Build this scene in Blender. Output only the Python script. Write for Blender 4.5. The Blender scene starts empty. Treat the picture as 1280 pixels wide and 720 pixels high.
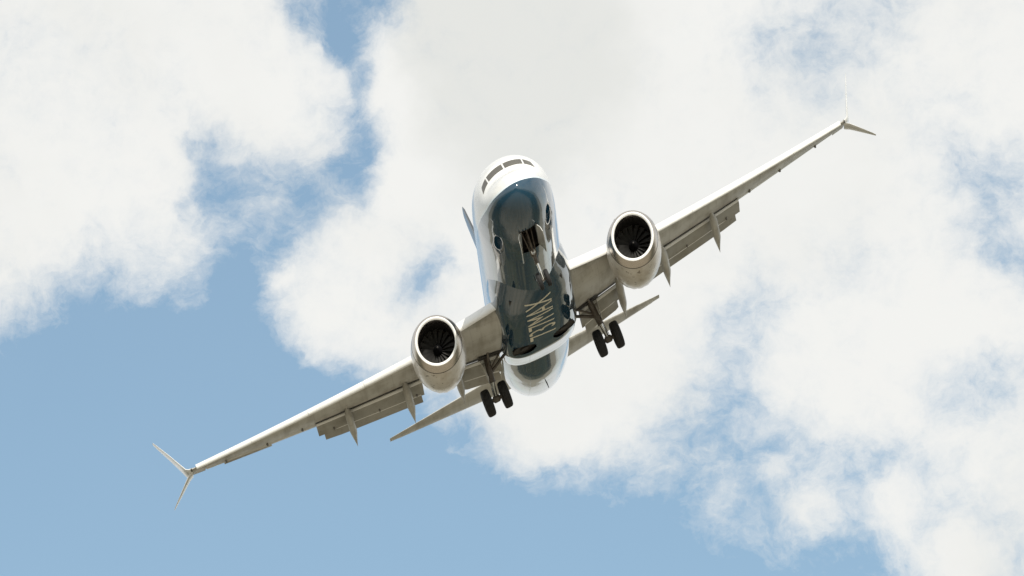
import bpy, bmesh, math, random
import numpy as np
from mathutils import Matrix, Vector

random.seed(7)
sc = bpy.context.scene
COL = sc.collection

# ------------------------------------------------------------------ camera
ELEV = math.radians(20.0)
ROLL = math.radians(6.0)                          # the hand-held camera leans a little
CAM = np.array([0.0, 0.0, 1.7])
cd = np.array([0.0, math.cos(ELEV), math.sin(ELEV)])
_u = np.array([0.0, -math.sin(ELEV), math.cos(ELEV)])
_r = np.array([1.0, 0.0, 0.0])
cr = math.cos(ROLL) * _r - math.sin(ROLL) * _u
cu = math.sin(ROLL) * _r + math.cos(ROLL) * _u
cam_data = bpy.data.cameras.new('camera')
cam_data.lens = 264.73
cam_data.sensor_width = 36.0
cam_data.clip_start = 0.5
cam_data.clip_end = 60000.0
cam = bpy.data.objects.new('camera', cam_data)
cam.matrix_world = Matrix.Translation(CAM) @ Matrix([list(r) for r in np.stack([cr, cu, -cd], 1)]).to_4x4()
COL.objects.link(cam)
sc.camera = cam

# ------------------------------------------------------------------ exposure, sun
sc.view_settings.view_transform = 'Standard'
sc.view_settings.look = 'None'
sc.view_settings.exposure = 0.0
sc.view_settings.gamma = 1.0
sc.view_settings.use_curve_mapping = False

SUN = 0.10 * cr - 0.62 * cd + 0.78 * cu          # direction towards the sun
SUN /= np.linalg.norm(SUN)
sun_el = math.asin(SUN[2])
sun_az = math.atan2(SUN[0], SUN[1])               # from +Y towards +X
sl = bpy.data.lights.new('sun', 'SUN')
sl.energy = 4.2
sl.angle = math.radians(0.5)
sl.color = (1.0, 0.95, 0.86)
sun = bpy.data.objects.new('sun', sl)
sun.rotation_euler = Vector(-SUN).to_track_quat('-Z', 'Y').to_euler()
sun.location = (0, 0, 300)
COL.objects.link(sun)


# ------------------------------------------------------------------ node helper
class NT:
    def __init__(self, nt):
        self.nt = nt

    def n(self, t, **kw):
        nd = self.nt.nodes.new(t)
        for k, v in kw.items():
            setattr(nd, k, v)
        return nd

    def put(self, sock, v):
        if hasattr(v, 'is_output'):
            self.nt.links.new(v, sock)
        else:
            sock.default_value = v

    def m(self, op, a, b=0.0, c=0.0, clamp=False):
        nd = self.n('ShaderNodeMath', operation=op, use_clamp=clamp)
        self.put(nd.inputs[0], a)
        self.put(nd.inputs[1], b)
        self.put(nd.inputs[2], c)
        return nd.outputs[0]

    def v(self, op, a, b=(0, 0, 0), scale=None):
        nd = self.n('ShaderNodeVectorMath', operation=op)
        self.put(nd.inputs[0], a)
        self.put(nd.inputs[1], b)
        if scale is not None:
            self.put(nd.inputs['Scale'], scale)
        return nd.outputs['Value'] if op in ('DISTANCE', 'LENGTH', 'DOT_PRODUCT') else nd.outputs[0]

    def noise(self, vec, scale, detail=6, rough=0.55, dist=0.0, color=False):
        nd = self.n('ShaderNodeTexNoise')
        self.put(nd.inputs['Vector'], vec)
        nd.inputs['Scale'].default_value = scale
        nd.inputs['Detail'].default_value = detail
        nd.inputs['Roughness'].default_value = rough
        nd.inputs['Distortion'].default_value = dist
        return nd.outputs['Color'] if color else nd.outputs[0]

    def step(self, x, lo, hi):
        nd = self.n('ShaderNodeMapRange', interpolation_type='SMOOTHSTEP', clamp=True)
        self.put(nd.inputs[0], x)
        nd.inputs[1].default_value = lo
        nd.inputs[2].default_value = hi
        return nd.outputs[0]

    def mix(self, f, a, b):
        nd = self.n('ShaderNodeMix', data_type='RGBA')
        self.put(nd.inputs[0], f)
        self.put(nd.inputs[6], a if hasattr(a, 'is_output') else (*a, 1))
        self.put(nd.inputs[7], b if hasattr(b, 'is_output') else (*b, 1))
        return nd.outputs[2]


# ------------------------------------------------------------------ sky
world = bpy.data.worlds.new('World')
sc.world = world
world.use_nodes = True
W = NT(world.node_tree)
W.nt.nodes.clear()
sky = W.n('ShaderNodeTexSky', sky_type='NISHITA')
sky.sun_disc = False
sky.sun_elevation = sun_el
sky.sun_rotation = sun_az
sky.altitude = 50
sky.air_density = 1.0
sky.dust_density = 1.2
sky.ozone_density = 0.35
tc = W.n('ShaderNodeTexCoord')
D0 = tc.outputs['Generated']

# cloud banks and blue gaps: azimuth, elevation, size (degrees), weight (+ cloud, - gap)
def px(x, y, r, w):
    f = 9412.75
    d = cd + cr * (x - 640) / f + cu * (360 - y) / f
    d = d / np.linalg.norm(d)
    return d, r / f, w

BANKS = [px(*a) for a in [
    # big blue gap low left
    (-40, 740, 230, -1.5), (150, 660, 170, -1.5), (350, 640, 150, -1.5), (480, 660, 120, -1.3),
    (200, 500, 75, -1.1), (330, 510, 75, -1.0), (80, 525, 95, -1.25), (20, 470, 50, -0.5), (120, 430, 40, -0.45), (430, 540, 70, -1.0),
    (255, 420, 45, -0.8), (170, 430, 40, -0.7), (310, 430, 36, -0.8), (275, 350, 32, -0.7), (480, 590, 60, -0.9),
    (600, 710, 110, -1.4), (730, 730, 90, -1.4), (830, 735, 80, -1.4), (950, 760, 80, -1.4), (1060, 760, 70, -1.2),
    (1160, 790, 70, -1.0), (700, 650, 50, -0.5), (820, 660, 50, -0.5), (590, 600, 40, -0.3),
    # the channel between the two banks
    (385, -15, 36, -1.1), (430, 5, 40, -1.2), (480, -20, 34, -1.1), (430, 50, 26, -1.2), (452, 100, 22, -1.35),
    (450, 155, 24, -1.0), (453, 205, 24, -1.4), (462, 245, 16, -0.8), (420, 225, 24, -0.9), (395, 260, 26, -0.8), (370, 290, 26, -0.7), (445, 262, 20, -0.6),
    (258, 165, 24, -0.95), (272, 210, 32, -0.95), (245, 260, 30, -.5), (312, 228, 34, -0.7), (350, 225, 30, -0.55), (395, 185, 40, -0.4), (400, 110, 30, -0.3), (330, 290, 30, -0.7), (310, 335, 30, -0.8), (280, 260, 24, -0.4),
    # thin places right of the aircraft
    (522, 352, 26, -0.95), (500, 372, 18, -.45), (556, 332, 18, -.5), (1000, 45, 55, -0.72), (1090, 25, 45, -0.8), (945, 60, 30, -0.5), (1030, 110, 40, -0.35),
    (1250, 215, 50, -0.75), (1225, 300, 34, -0.75), (1272, 330, 36, -0.7), (1195, 205, 34, -0.5), (1160, 110, 40, -0.3),
    (905, 485, 36, -0.85), (860, 515, 36, -0.55), (920, 560, 36, -0.9), (870, 590, 44, -0.55), (955, 630, 50, -0.7), (995, 540, 36, -0.7), (830, 550, 36, -0.6), (1040, 600, 34, -.5),
    (770, 585, 44, -0.6), (955, 390, 40, -0.85), (905, 405, 34, -0.6), (1060, 350, 30, -.4), (1110, 570, 44, -0.7), (1180, 630, 50, -0.7), (1265, 690, 40, -0.7), (1060, 660, 44, -0.6),
    (1250, 470, 44, -0.75), (1190, 500, 34, -0.55), (700, 590, 40, -0.35), (600, 520, 40, -0.3), (560, 480, 30, -0.25), (760, 500, 50, -0.3),
    # open sky off to the left and right
    (-760, 300, 380, -1.9), (2000, 380, 330, -1.3), (-1500, 900, 500, -1.5), (2300, 1200, 400, -1.2),
    # bright wisps kept over the blue
    (660, 555, 55, 0.45), (780, 560, 55, 0.45), (860, 590, 45, 0.45), (720, 500, 50, .4), (385, 410, 34, 0.75), (345, 350, 14, 0.6), (350, 430, 16, 0.4), (440, 420, 34, 0.5), (510, 470, 50, 0.6),
    (1020, 640, 28, 0.8), (1120, 640, 34, 0.6), (1205, 690, 28, 0.9), (960, 590, 20, 0.5), (640, 480, 60, 0.5), (0, 330, 70, 0.5), (900, 640, 20, 0.4), (400, 60, 20, .2), (100, 350, 40, .1), (470, 130, 16, .5)
]]
GREY = [px(*a) for a in [
    (620, 80, 110, .75), (730, 40, 90, .45), (560, 20, 80, .3), (150, 70, 60, .3), (700, 200, 80, .3), (900, 330, 120, .2), (20, 250, 90, .2),
    (480, 130, 40, -.7), (500, 230, 45, -.7), (470, 60, 30, -.6), (380, 120, 60, -.3), (400, 380, 60, -.3), (1100, 480, 120, -.25)]]
w1 = W.noise(D0, 42, 4, 0.55, color=True)
w2 = W.noise(D0, 190, 4, 0.6, color=True)
wp = W.v('ADD', W.v('SCALE', W.v('SUBTRACT', w1, (.5, .5, .5)), scale=0.011),
         W.v('SCALE', W.v('SUBTRACT', w2, (.5, .5, .5)), scale=0.0050))
DW = W.v('ADD', D0, wp)
wide = W.noise(D0, 2.6, 3, 0.5)
acc = W.m('MULTIPLY_ADD', W.m('SUBTRACT', wide, 0.5), 4.2, 1.0)
# close to the view the wide pattern settles to an even cloud deck
near = W.v('DISTANCE', D0, tuple(cd))
settle = W.step(near, 0.10, 0.35)
acc = W.m('ADD', W.m('MULTIPLY', acc, settle), W.m('MULTIPLY', W.m('SUBTRACT', 1.0, settle), 2.05))


def heap(lst, vec, start, gain, fall):
    out = start
    for c, r, w in lst:
        e = W.m('MULTIPLY', W.v('DISTANCE', vec, tuple(c)), 1.0 / r)
        e = W.m('EXPONENT', W.m('MULTIPLY', W.m('MULTIPLY', e, e), -fall))
        out = W.m('MULTIPLY_ADD', e, w * gain, out)
    return out


acc = heap(BANKS, DW, acc, 1.75, 0.58)
fb1 = W.noise(DW, 88, 10, 0.66)
fb2 = W.noise(W.v('ADD', D0, W.v('SCALE', wp, scale=0.5)), 330, 8, 0.66)
acc = W.m('MULTIPLY_ADD', W.m('SUBTRACT', fb1, 0.5), 3.4, acc)
acc = W.m('MULTIPLY_ADD', W.m('SUBTRACT', fb2, 0.5), 1.7, acc)
core = W.m('MULTIPLY', W.step(acc, -0.25, 2.15), 0.985)
# a thin ragged skirt of vapour outside the solid cloud
fb3 = W.noise(W.v('ADD', W.v('MULTIPLY', D0, (1.0, 1.0, 1.5)), wp), 150, 9, 0.7, 0.6)
thin = W.m('MULTIPLY_ADD', W.m('SUBTRACT', fb3, 0.5), 4.5, W.m('ADD', acc, 0.85))
veil = W.m('MULTIPLY', W.step(thin, -0.9, 2.7), 0.70)
alpha = W.m('SUBTRACT', 1.0, W.m('MULTIPLY', W.m('SUBTRACT', 1.0, core), W.m('SUBTRACT', 1.0, veil)))
alpha = W.m('MAXIMUM', alpha, 0.07)
body = W.noise(DW, 34, 6, 0.55)
grey = heap(GREY, DW, W.m('MULTIPLY_ADD', W.m('SUBTRACT', body, 0.5), 1.6, 0.18), 1.0, 0.7)
shade = W.step(grey, 0.0, 1.0)
ccol = W.mix(shade, (0.90, 0.90, 0.875), (0.79, 0.797, 0.768))
bgs = W.n('ShaderNodeBackground')
W.put(bgs.inputs[0], W.v('MULTIPLY', sky.outputs[0], (1.02, 1.15, 1.105)))   # camera white balance
bgs.inputs[1].default_value = 0.112
bgc = W.n('ShaderNodeBackground')
W.put(bgc.inputs[0], ccol)
bgc.inputs[1].default_value = 1.0
mx = W.n('ShaderNodeMixShader')
W.put(mx.inputs[0], alpha)
W.put(mx.inputs[1], bgs.outputs[0])
W.put(mx.inputs[2], bgc.outputs[0])
wo = W.n('ShaderNodeOutputWorld')
W.put(wo.inputs[0], mx.outputs[0])
world.cycles.sampling_method = 'MANUAL'
world.cycles.sample_map_resolution = 1024

# ------------------------------------------------------------------ aircraft frame
# body axes: X to the aircraft's left (right in the picture), Y aft, Z up; metres from the nose datum
RB = np.array([[0.9090305, 0.0417132, -0.4146366],
               [0.0733480, 0.9634296, 0.2577277],
               [0.4102238, -0.2646951, 0.8727273]])      # body -> (right, depth, up)
CW = np.stack([cr, cd, cu], 1)                            # (right, depth, up) -> world
RW = CW @ RB
TALL = 1.184                                              # the aircraft's proportions read tall in the photograph
S = np.eye(3) + (TALL - 1) * np.outer(cu, cu)
ML = RW.T @ S @ RW                                        # the same proportion in body axes
REF = np.array([0.0, 18.0, 0.0])
ROOT = CAM + 0.60 * cr + 349.62 * cd - TALL * 0.2464 * cu

root = bpy.data.objects.new('airliner', None)
COL.objects.link(root)
root.matrix_world = Matrix.Translation(ROOT) @ Matrix([list(r) for r in RW]).to_4x4()
root['label'] = 'twin engine passenger jet banking overhead with gear down, white top and glossy dark blue belly'
root['category'] = 'airliner'


def B(p):
    return ML @ (np.asarray(p, float) - REF)


def link(name, verts, faces, mats, parent, midx=None, smooth=True, sharp=40, recalc=True):
    """one mesh object from body-axis vertices"""
    v = np.asarray(verts, float)
    me = bpy.data.meshes.new(name)
    loc = (v - REF) @ ML.T
    me.from_pydata([tuple(p) for p in loc], [], [tuple(int(i) for i in f) for f in faces])
    at = me.attributes.new('body', 'FLOAT_VECTOR', 'POINT')
    at.data.foreach_set('vector', v.astype(np.float32).ravel())
    for m_ in (mats if isinstance(mats, (list, tuple)) else [mats]):
        me.materials.append(m_)
    if midx is not None:
        me.polygons.foreach_set('material_index', np.asarray(midx, np.int32))
    if recalc:
        bm = bmesh.new()
        bm.from_mesh(me)
        bmesh.ops.recalc_face_normals(bm, faces=bm.faces)
        bm.to_mesh(me)
        bm.free()
    if smooth:
        me.polygons.foreach_set('use_smooth', [True] * len(me.polygons))
        me.set_sharp_from_angle(angle=math.radians(sharp))
    me.update()
    o = bpy.data.objects.new(name, me)
    COL.objects.link(o)
    o.parent = parent
    return o


class Mesh:
    def __init__(self):
        self.v, self.f, self.mi = [], [], []

    def add(self, v, f, mi=0):
        o = len(self.v)
        self.v += [tuple(p) for p in v]
        self.f += [tuple(i + o for i in q) for q in f]
        self.mi += [mi] * len(f)

    def loft(self, rings, mi=0, closed=True, cap0=True, cap1=True):
        n = len(rings[0])
        v = [p for r in rings for p in r]
        f = []
        for i in range(len(rings) - 1):
            for j in range(n if closed else n - 1):
                k = (j + 1) % n
                f.append((i * n + j, i * n + k, (i + 1) * n + k, (i + 1) * n + j))
        if cap0:
            f.append(tuple(range(n))[::-1])
        if cap1:
            f.append(tuple(range((len(rings) - 1) * n, len(rings) * n)))
        self.add(v, f, mi)

    def tube(self, a, b, r0, r1=None, n=14, mi=0):
        a, b = np.array(a, float), np.array(b, float)
        r1 = r0 if r1 is None else r1
        d = b - a
        d /= np.linalg.norm(d)
        s = np.cross(d, (0, 0, 1.0) if abs(d[2]) < .9 else (1.0, 0, 0))
        s /= np.linalg.norm(s)
        t = np.cross(d, s)
        rg = []
        for p, r in ((a, r0), (b, r1)):
            rg.append([p + r * (math.cos(q) * s + math.sin(q) * t) for q in np.linspace(0, 2 * math.pi, n, endpoint=False)])
        self.loft(rg, mi)

    def lathe(self, c, axis, prof, n=48, mi=0, caps=(True, True)):
        """profile (along, radius) revolved about an axis through c"""
        c, d = np.array(c, float), np.array(axis, float)
        d /= np.linalg.norm(d)
        s = np.cross(d, (0, 0, 1.0) if abs(d[2]) < .9 else (1.0, 0, 0))
        s /= np.linalg.norm(s)
        t = np.cross(d, s)
        rg = [[c + d * u + r * (math.cos(q) * s + math.sin(q) * t) for q in np.linspace(0, 2 * math.pi, n, endpoint=False)] for u, r in prof]
        self.loft(rg, mi, True, *caps)

    def box(self, c, ax, ay, az, mi=0):
        c, ax, ay, az = (np.array(q, float) for q in (c, ax, ay, az))
        v = [c + sx * ax + sy * ay + sz * az for sz in (-1, 1) for sy in (-1, 1) for sx in (-1, 1)]
        f = [(0, 2, 3, 1), (4, 5, 7, 6), (0, 1, 5, 4), (2, 6, 7, 3), (0, 4, 6, 2), (1, 3, 7, 5)]
        self.add(v, f, mi)

    def build(self, name, mats, parent, **kw):
        return link(name, self.v, self.f, mats, parent, self.mi, **kw)


# ------------------------------------------------------------------ materials
def mat(name):
    m_ = bpy.data.materials.new(name)
    m_.use_nodes = True
    t = NT(m_.node_tree)
    p = t.nt.nodes['Principled BSDF']
    return m_, t, p


def bodyvec(t):
    return t.n('ShaderNodeAttribute', attribute_name='body').outputs['Vector']


def grime(t, p, base, dirt, amount=0.5, scale=1.1, rough=0.35, stretch=(1.0, 0.22, 1.0), spots=0.0):
    """paint with streaks of dirt drawn out along the airflow"""
    bv = bodyvec(t)
    sv = t.v('MULTIPLY', bv, stretch)
    a = t.noise(sv, scale * 2.2, 6, 0.62)
    b = t.noise(bv, scale * 0.8, 4, 0.5)
    k = t.m('MULTIPLY', t.step(t.m('MULTIPLY', t.m('ADD', a, b), 0.5), 0.42, 0.68), amount)
    col = t.mix(k, base, dirt)
    if spots:
        s = t.noise(bv, 5.0, 2, 0.5)
        col = t.mix(t.m('MULTIPLY', t.step(s, 0.63, 0.72), spots), col, (0.12, 0.09, 0.05))
    t.put(p.inputs['Base Color'], col)
    t.put(p.inputs['Roughness'], t.m('MULTIPLY_ADD', a, 0.2, rough - 0.1))
    return col


M = {}
M['white'], t, p = mat('white paint')
grime(t, p, (0.80, 0.80, 0.78), (0.58, 0.56, 0.51), 0.45, 0.9, 0.25)
p.inputs['Coat Weight'].default_value = 0.5
p.inputs['Coat Roughness'].default_value = 0.06

M['grey'], t, p = mat('grey wing paint')
bv = bodyvec(t)
sx = t.n('ShaderNodeSeparateXYZ')
t.put(sx.inputs[0], bv)
base = grime(t, p, (0.55, 0.54, 0.50), (0.28, 0.255, 0.21), 0.8, 0.8, 0.42, (1.3, 0.16, 1.0), 0.25)
# skin panel joints every so often along the span
ax = t.m('ABSOLUTE', sx.outputs[0])
j1 = t.m('LESS_THAN', t.m('ABSOLUTE', t.m('SUBTRACT', t.m('FRACT', t.m('MULTIPLY', ax, 0.78)), 0.5)), 0.017)
yy = t.m('SUBTRACT', sx.outputs[1], t.m('MULTIPLY', ax, 0.40))
j2 = t.m('LESS_THAN', t.m('ABSOLUTE', t.m('SUBTRACT', t.m('FRACT', t.m('MULTIPLY', yy, 0.9)), 0.5)), 0.030)
jj = t.m('MULTIPLY', t.m('MAXIMUM', j1, j2), 0.16)
t.put(p.inputs['Base Color'], t.mix(jj, base, (0.20, 0.18, 0.15)))

M['flapgrey'], t, p = mat('weathered flap paint')
grime(t, p, (0.38, 0.37, 0.335), (0.24, 0.22, 0.18), 0.7, 1.0, 0.45, (1.2, 0.2, 1.0), 0.3)

M['pale'], t, p = mat('light grey paint')
grime(t, p, (0.66, 0.65, 0.61), (0.47, 0.44, 0.38), 0.55, 1.2, 0.38, (1.2, 0.2, 1.0), 0.2)

M['nacelle'], t, p = mat('nacelle paint')
bv = bodyvec(t)
base = grime(t, p, (0.72, 0.68, 0.62), (0.46, 0.39, 0.30), 0.8, 1.4, 0.30, (1.0, 0.45, 1.0), 0.85)
p.inputs['Coat Weight'].default_value = 0.35
p.inputs['Coat Roughness'].default_value = 0.12

M['lip'], t, p = mat('bare aluminium lip')
bv = bodyvec(t)
p.inputs['Metallic'].default_value = 1.0
p.inputs['Base Color'].default_value = (0.66, 0.60, 0.54, 1)
t.put(p.inputs['Roughness'], t.m('MULTIPLY_ADD', t.noise(bv, 4, 4), 0.16, 0.20))

M['slat'], t, p = mat('polished leading edge')
bv = bodyvec(t)
p.inputs['Metallic'].default_value = 0.0
p.inputs['Coat Weight'].default_value = 0.4
t.put(p.inputs['Base Color'], t.mix(t.step(t.noise(t.v('MULTIPLY', bv, (0.6, 3, 3)), 1.5, 4), .4, .7), (0.86, 0.86, 0.84), (0.80, 0.79, 0.75)))
t.put(p.inputs['Roughness'], t.m('MULTIPLY_ADD', t.noise(bv, 3, 4), 0.15, 0.27))


def gloss_blue(t, p):
    p.inputs['Roughness'].default_value = 0.035
    p.inputs['IOR'].default_value = 1.7
    p.inputs['Coat Weight'].default_value = 0.7
    p.inputs['Coat Roughness'].default_value = 0.015


def blue_col(t, bv):
    k = t.noise(t.v('MULTIPLY', bv, (1, .3, 1)), 1.2, 4)
    return t.mix(k, (0.008, 0.040, 0.074), (0.013, 0.054, 0.092))


def skin_bump(t, bv, p, amp=0.012):
    """slight oil canning between frames, so reflections wander"""
    a = t.noise(t.v('MULTIPLY', bv, (1.0, 0.7, 1.0)), 1.3, 2, 0.4)
    b = t.n('ShaderNodeBump')
    b.inputs['Strength'].default_value = 0.6
    b.inputs['Distance'].default_value = amp
    t.put(b.inputs['Height'], a)
    t.put(p.inputs['Normal'], b.outputs[0])
    t.put(p.inputs['Coat Normal'], b.outputs[0])


def seams(t, bv, base):
    """skin joints and streaky dullness: roughness only"""
    q = t.n('ShaderNodeSeparateXYZ')
    t.put(q.inputs[0], bv)
    a = t.m('LESS_THAN', t.m('ABSOLUTE', t.m('SUBTRACT', t.m('FRACT', t.m('MULTIPLY', q.outputs[1], .42)), .5)), .020)
    b = t.m('LESS_THAN', t.m('ABSOLUTE', t.m('SUBTRACT', t.m('ABSOLUTE', q.outputs[0]), .78)), .022)
    c = t.m('LESS_THAN', t.m('ABSOLUTE', t.m('ADD', q.outputs[2], .95)), .022)
    j = t.m('MAXIMUM', a, t.m('MAXIMUM', b, c))
    st = t.step(t.noise(t.v('MULTIPLY', bv, (2.2, .10, 2.2)), 1.6, 5, .6), .52, .72)
    return t.m('ADD', base, t.m('ADD', t.m('MULTIPLY', j, .12), t.m('MULTIPLY', st, .10)))


M['blue'], t, p = mat('glossy blue paint')
bv = bodyvec(t)
gloss_blue(t, p)
t.put(p.inputs['Base Color'], blue_col(t, bv))
r_ = seams(t, bv, 0.03)
t.put(p.inputs['Roughness'], r_)
t.put(p.inputs['Coat Roughness'], r_)
skin_bump(t, bv, p)

# fuselage: white above, blue below a pale pinstripe
M['livery'], t, p = mat('two tone livery')
bv = bodyvec(t)
sx = t.n('ShaderNodeSeparateXYZ')
t.put(sx.inputs[0], bv)
X_, Y_, Z_ = sx.outputs
gloss_blue(t, p)
zb = t.m('MULTIPLY_ADD', t.m('MAXIMUM', t.m('SUBTRACT', Y_, 2.4), 0.0), 0.11, -0.45)
zb = t.m('MINIMUM', zb, 1.1)
dz = t.m('SUBTRACT', Z_, zb)
blue = t.m('LESS_THAN', dz, 0.0)
pin = t.m('LESS_THAN', dz, 0.07)
k = t.noise(t.v('MULTIPLY', bv, (1, .25, 1)), 2.0, 5)
wc = t.mix(t.step(k, .45, .75), (0.80, 0.80, 0.78), (0.70, 0.69, 0.66))
c1 = t.mix(pin, wc, (0.74, 0.82, 0.86))
t.put(p.inputs['Base Color'], t.mix(blue, c1, blue_col(t, bv)))
r_ = seams(t, bv, 0.03)
t.put(p.inputs['Roughness'], t.m('ADD', t.m('MULTIPLY_ADD', blue, -0.22, 0.22), r_))
t.put(p.inputs['Coat Roughness'], r_)
skin_bump(t, bv, p, 0.006)

M['rubber'], t, p = mat('tyre rubber')
bv = bodyvec(t)
t.put(p.inputs['Base Color'], t.mix(t.noise(bv, 6, 3), (0.010, 0.010, 0.011), (0.022, 0.021, 0.020)))
p.inputs['Roughness'].default_value = 0.75
M['hub'], t, p = mat('wheel hub')
p.inputs['Base Color'].default_value = (0.16, 0.15, 0.14, 1)
p.inputs['Roughness'].default_value = 0.5
p.inputs['Metallic'].default_value = 0.4
M['strut'], t, p = mat('gear steel')
bv = bodyvec(t)
t.put(p.inputs['Base Color'], t.mix(t.step(t.noise(bv, 3.5, 4), .4, .65), (0.15, 0.13, 0.11), (0.09, 0.07, 0.055)))
p.inputs['Roughness'].default_value = 0.45
M['chrome'], t, p = mat('oleo chrome')
p.inputs['Base Color'].default_value = (0.75, 0.74, 0.72, 1)
p.inputs['Metallic'].default_value = 0.9
p.inputs['Roughness'].default_value = 0.2
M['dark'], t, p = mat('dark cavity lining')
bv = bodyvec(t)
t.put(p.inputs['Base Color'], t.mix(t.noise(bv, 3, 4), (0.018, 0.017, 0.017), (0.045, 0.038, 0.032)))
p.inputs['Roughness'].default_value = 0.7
M['spin'], t, p = mat('spinner black')
p.inputs['Base Color'].default_value = (0.008, 0.008, 0.009, 1)
p.inputs['Roughness'].default_value = 0.9
p.inputs['Specular IOR Level'].default_value = 0.05
M['fan'], t, p = mat('fan blade')
bv = bodyvec(t)
t.put(p.inputs['Base Color'], t.mix(t.noise(bv, 5, 3), (0.11, 0.11, 0.112), (0.17, 0.165, 0.155)))
p.inputs['Roughness'].default_value = 0.38
p.inputs['Metallic'].default_value = 0.5
M['liner'], t, p = mat('inlet acoustic liner')
bv = bodyvec(t)
t.put(p.inputs['Base Color'], t.mix(t.noise(bv, 8, 3), (0.016, 0.015, 0.015), (0.030, 0.028, 0.026)))
p.inputs['Roughness'].default_value = 0.55
M['glass'], t, p = mat('cockpit glass')
bv = bodyvec(t)
t.put(p.inputs['Base Color'], t.mix(t.noise(bv, 2.5, 2), (0.075, 0.07, 0.058), (0.13, 0.122, 0.105)))
p.inputs['Roughness'].default_value = 0.12
p.inputs['IOR'].default_value = 1.5
M['letter'], t, p = mat('cream lettering')
bv = bodyvec(t)
t.put(p.inputs['Base Color'], t.mix(t.noise(bv, 3, 3), (0.88, 0.82, 0.66), (0.80, 0.73, 0.57)))
p.inputs['Roughness'].default_value = 0.25
M['hot'], t, p = mat('exhaust metal')
bv = bodyvec(t)
t.put(p.inputs['Base Color'], t.mix(t.noise(bv, 4, 3), (0.20, 0.17, 0.14), (0.11, 0.10, 0.09)))
p.inputs['Metallic'].default_value = 0.8
p.inputs['Roughness'].default_value = 0.45

# ------------------------------------------------------------------ ground (below the frame, lights the underside)
M['ground'], t, p = mat('airfield grass')
g = t.n('ShaderNodeNewGeometry').outputs['Position']
n1 = t.noise(g, 0.006, 6, 0.55)
n2 = t.noise(g, 0.03, 6, 0.6)
n3 = t.noise(g, 0.0016, 4, 0.5)
c1 = t.mix(t.step(n1, .38, .62), (0.008, 0.014, 0.010), (0.050, 0.052, 0.024))
c2 = t.mix(t.m('MULTIPLY', t.step(n2, .5, .66), 0.7), c1, (0.11, 0.095, 0.055))
wood = t.mix(t.m('MULTIPLY', t.step(n3, .5, .6), 0.5), c2, (0.030, 0.042, 0.025))
# pale dry field shaped to bounce light onto the underside, woods all round it
n4 = t.noise(g, 0.011, 5, 0.6)
dc = t.v('DISTANCE', t.v('MULTIPLY', g, (1.0, 0.85, 0.0)), (15, 255, 0))
dc = t.m('MULTIPLY_ADD', t.m('SUBTRACT', n4, 0.5), 260.0, dc)
n5 = t.noise(t.v('MULTIPLY', g, (1.0, 0.12, 1.0)), 0.09, 5, 0.65)
bounce_field = t.mix(t.step(n5, .36, .66), (0.305, 0.272, 0.210), (0.205, 0.188, 0.142))
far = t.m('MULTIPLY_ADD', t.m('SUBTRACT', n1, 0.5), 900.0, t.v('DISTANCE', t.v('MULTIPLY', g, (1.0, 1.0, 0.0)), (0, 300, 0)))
wood = t.mix(t.step(far, 750.0, 1300.0), wood, (0.27, 0.25, 0.19))       # far ground paled, distance haze put into its colour
t.put(p.inputs['Base Color'], t.mix(t.step(dc, 150.0, 290.0), bounce_field, wood))
p.inputs['Roughness'].default_value = 0.95
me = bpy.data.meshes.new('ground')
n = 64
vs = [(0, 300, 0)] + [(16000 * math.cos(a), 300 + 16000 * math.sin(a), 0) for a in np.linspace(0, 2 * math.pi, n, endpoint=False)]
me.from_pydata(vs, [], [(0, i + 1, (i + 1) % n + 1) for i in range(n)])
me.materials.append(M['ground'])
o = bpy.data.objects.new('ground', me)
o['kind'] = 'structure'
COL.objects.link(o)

# ------------------------------------------------------------------ fuselage
ST = np.array([   # y, top, bottom, half width, height of widest point
    (0.73, -.66, -.68, .012, -.67), (0.78, -.47, -.86, .21, -.66), (0.87, -.30, -1.02, .385, -.65),
    (1.05, -.11, -1.20, .62, -.62), (1.35, .10, -1.40, .90, -.56), (1.75, .29, -1.575, 1.135, -.48),
    (2.20, .47, -1.70, 1.325, -.38), (2.60, .78, -1.78, 1.455, -.28), (3.10, 1.18, -1.85, 1.575, -.16),
    (3.65, 1.46, -1.905, 1.68, -.06), (4.35, 1.70, -1.95, 1.77, .03), (5.35, 1.89, -1.985, 1.845, .08),
    (6.35, 1.97, -2.0, 1.872, .10), (7.55, 2.0, -2.0, 1.88, .10), (9, 2.0, -2.0, 1.88, .10), (15, 2.0, -2.0, 1.88, .10),
    (20, 2.0, -2.0, 1.88, .10), (22.8, 2.0, -2.0, 1.88, .10), (23.6, 2.0, -1.97, 1.88, .11), (25.0, 2.0, -1.83, 1.86, .13), (26.8, 1.99, -1.60, 1.79, .20),
    (28.5, 1.96, -1.32, 1.64, .38), (30.4, 1.90, -.84, 1.38, .62), (32.3, 1.80, -.30, 1.03, .82), (34.0, 1.66, .22, .66, .98),
    (35.2, 1.50, .60, .38, 1.07), (35.75, 1.33, .86, .2, 1.1), (35.9, 1.2, 1.0, .08, 1.1)])


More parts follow.
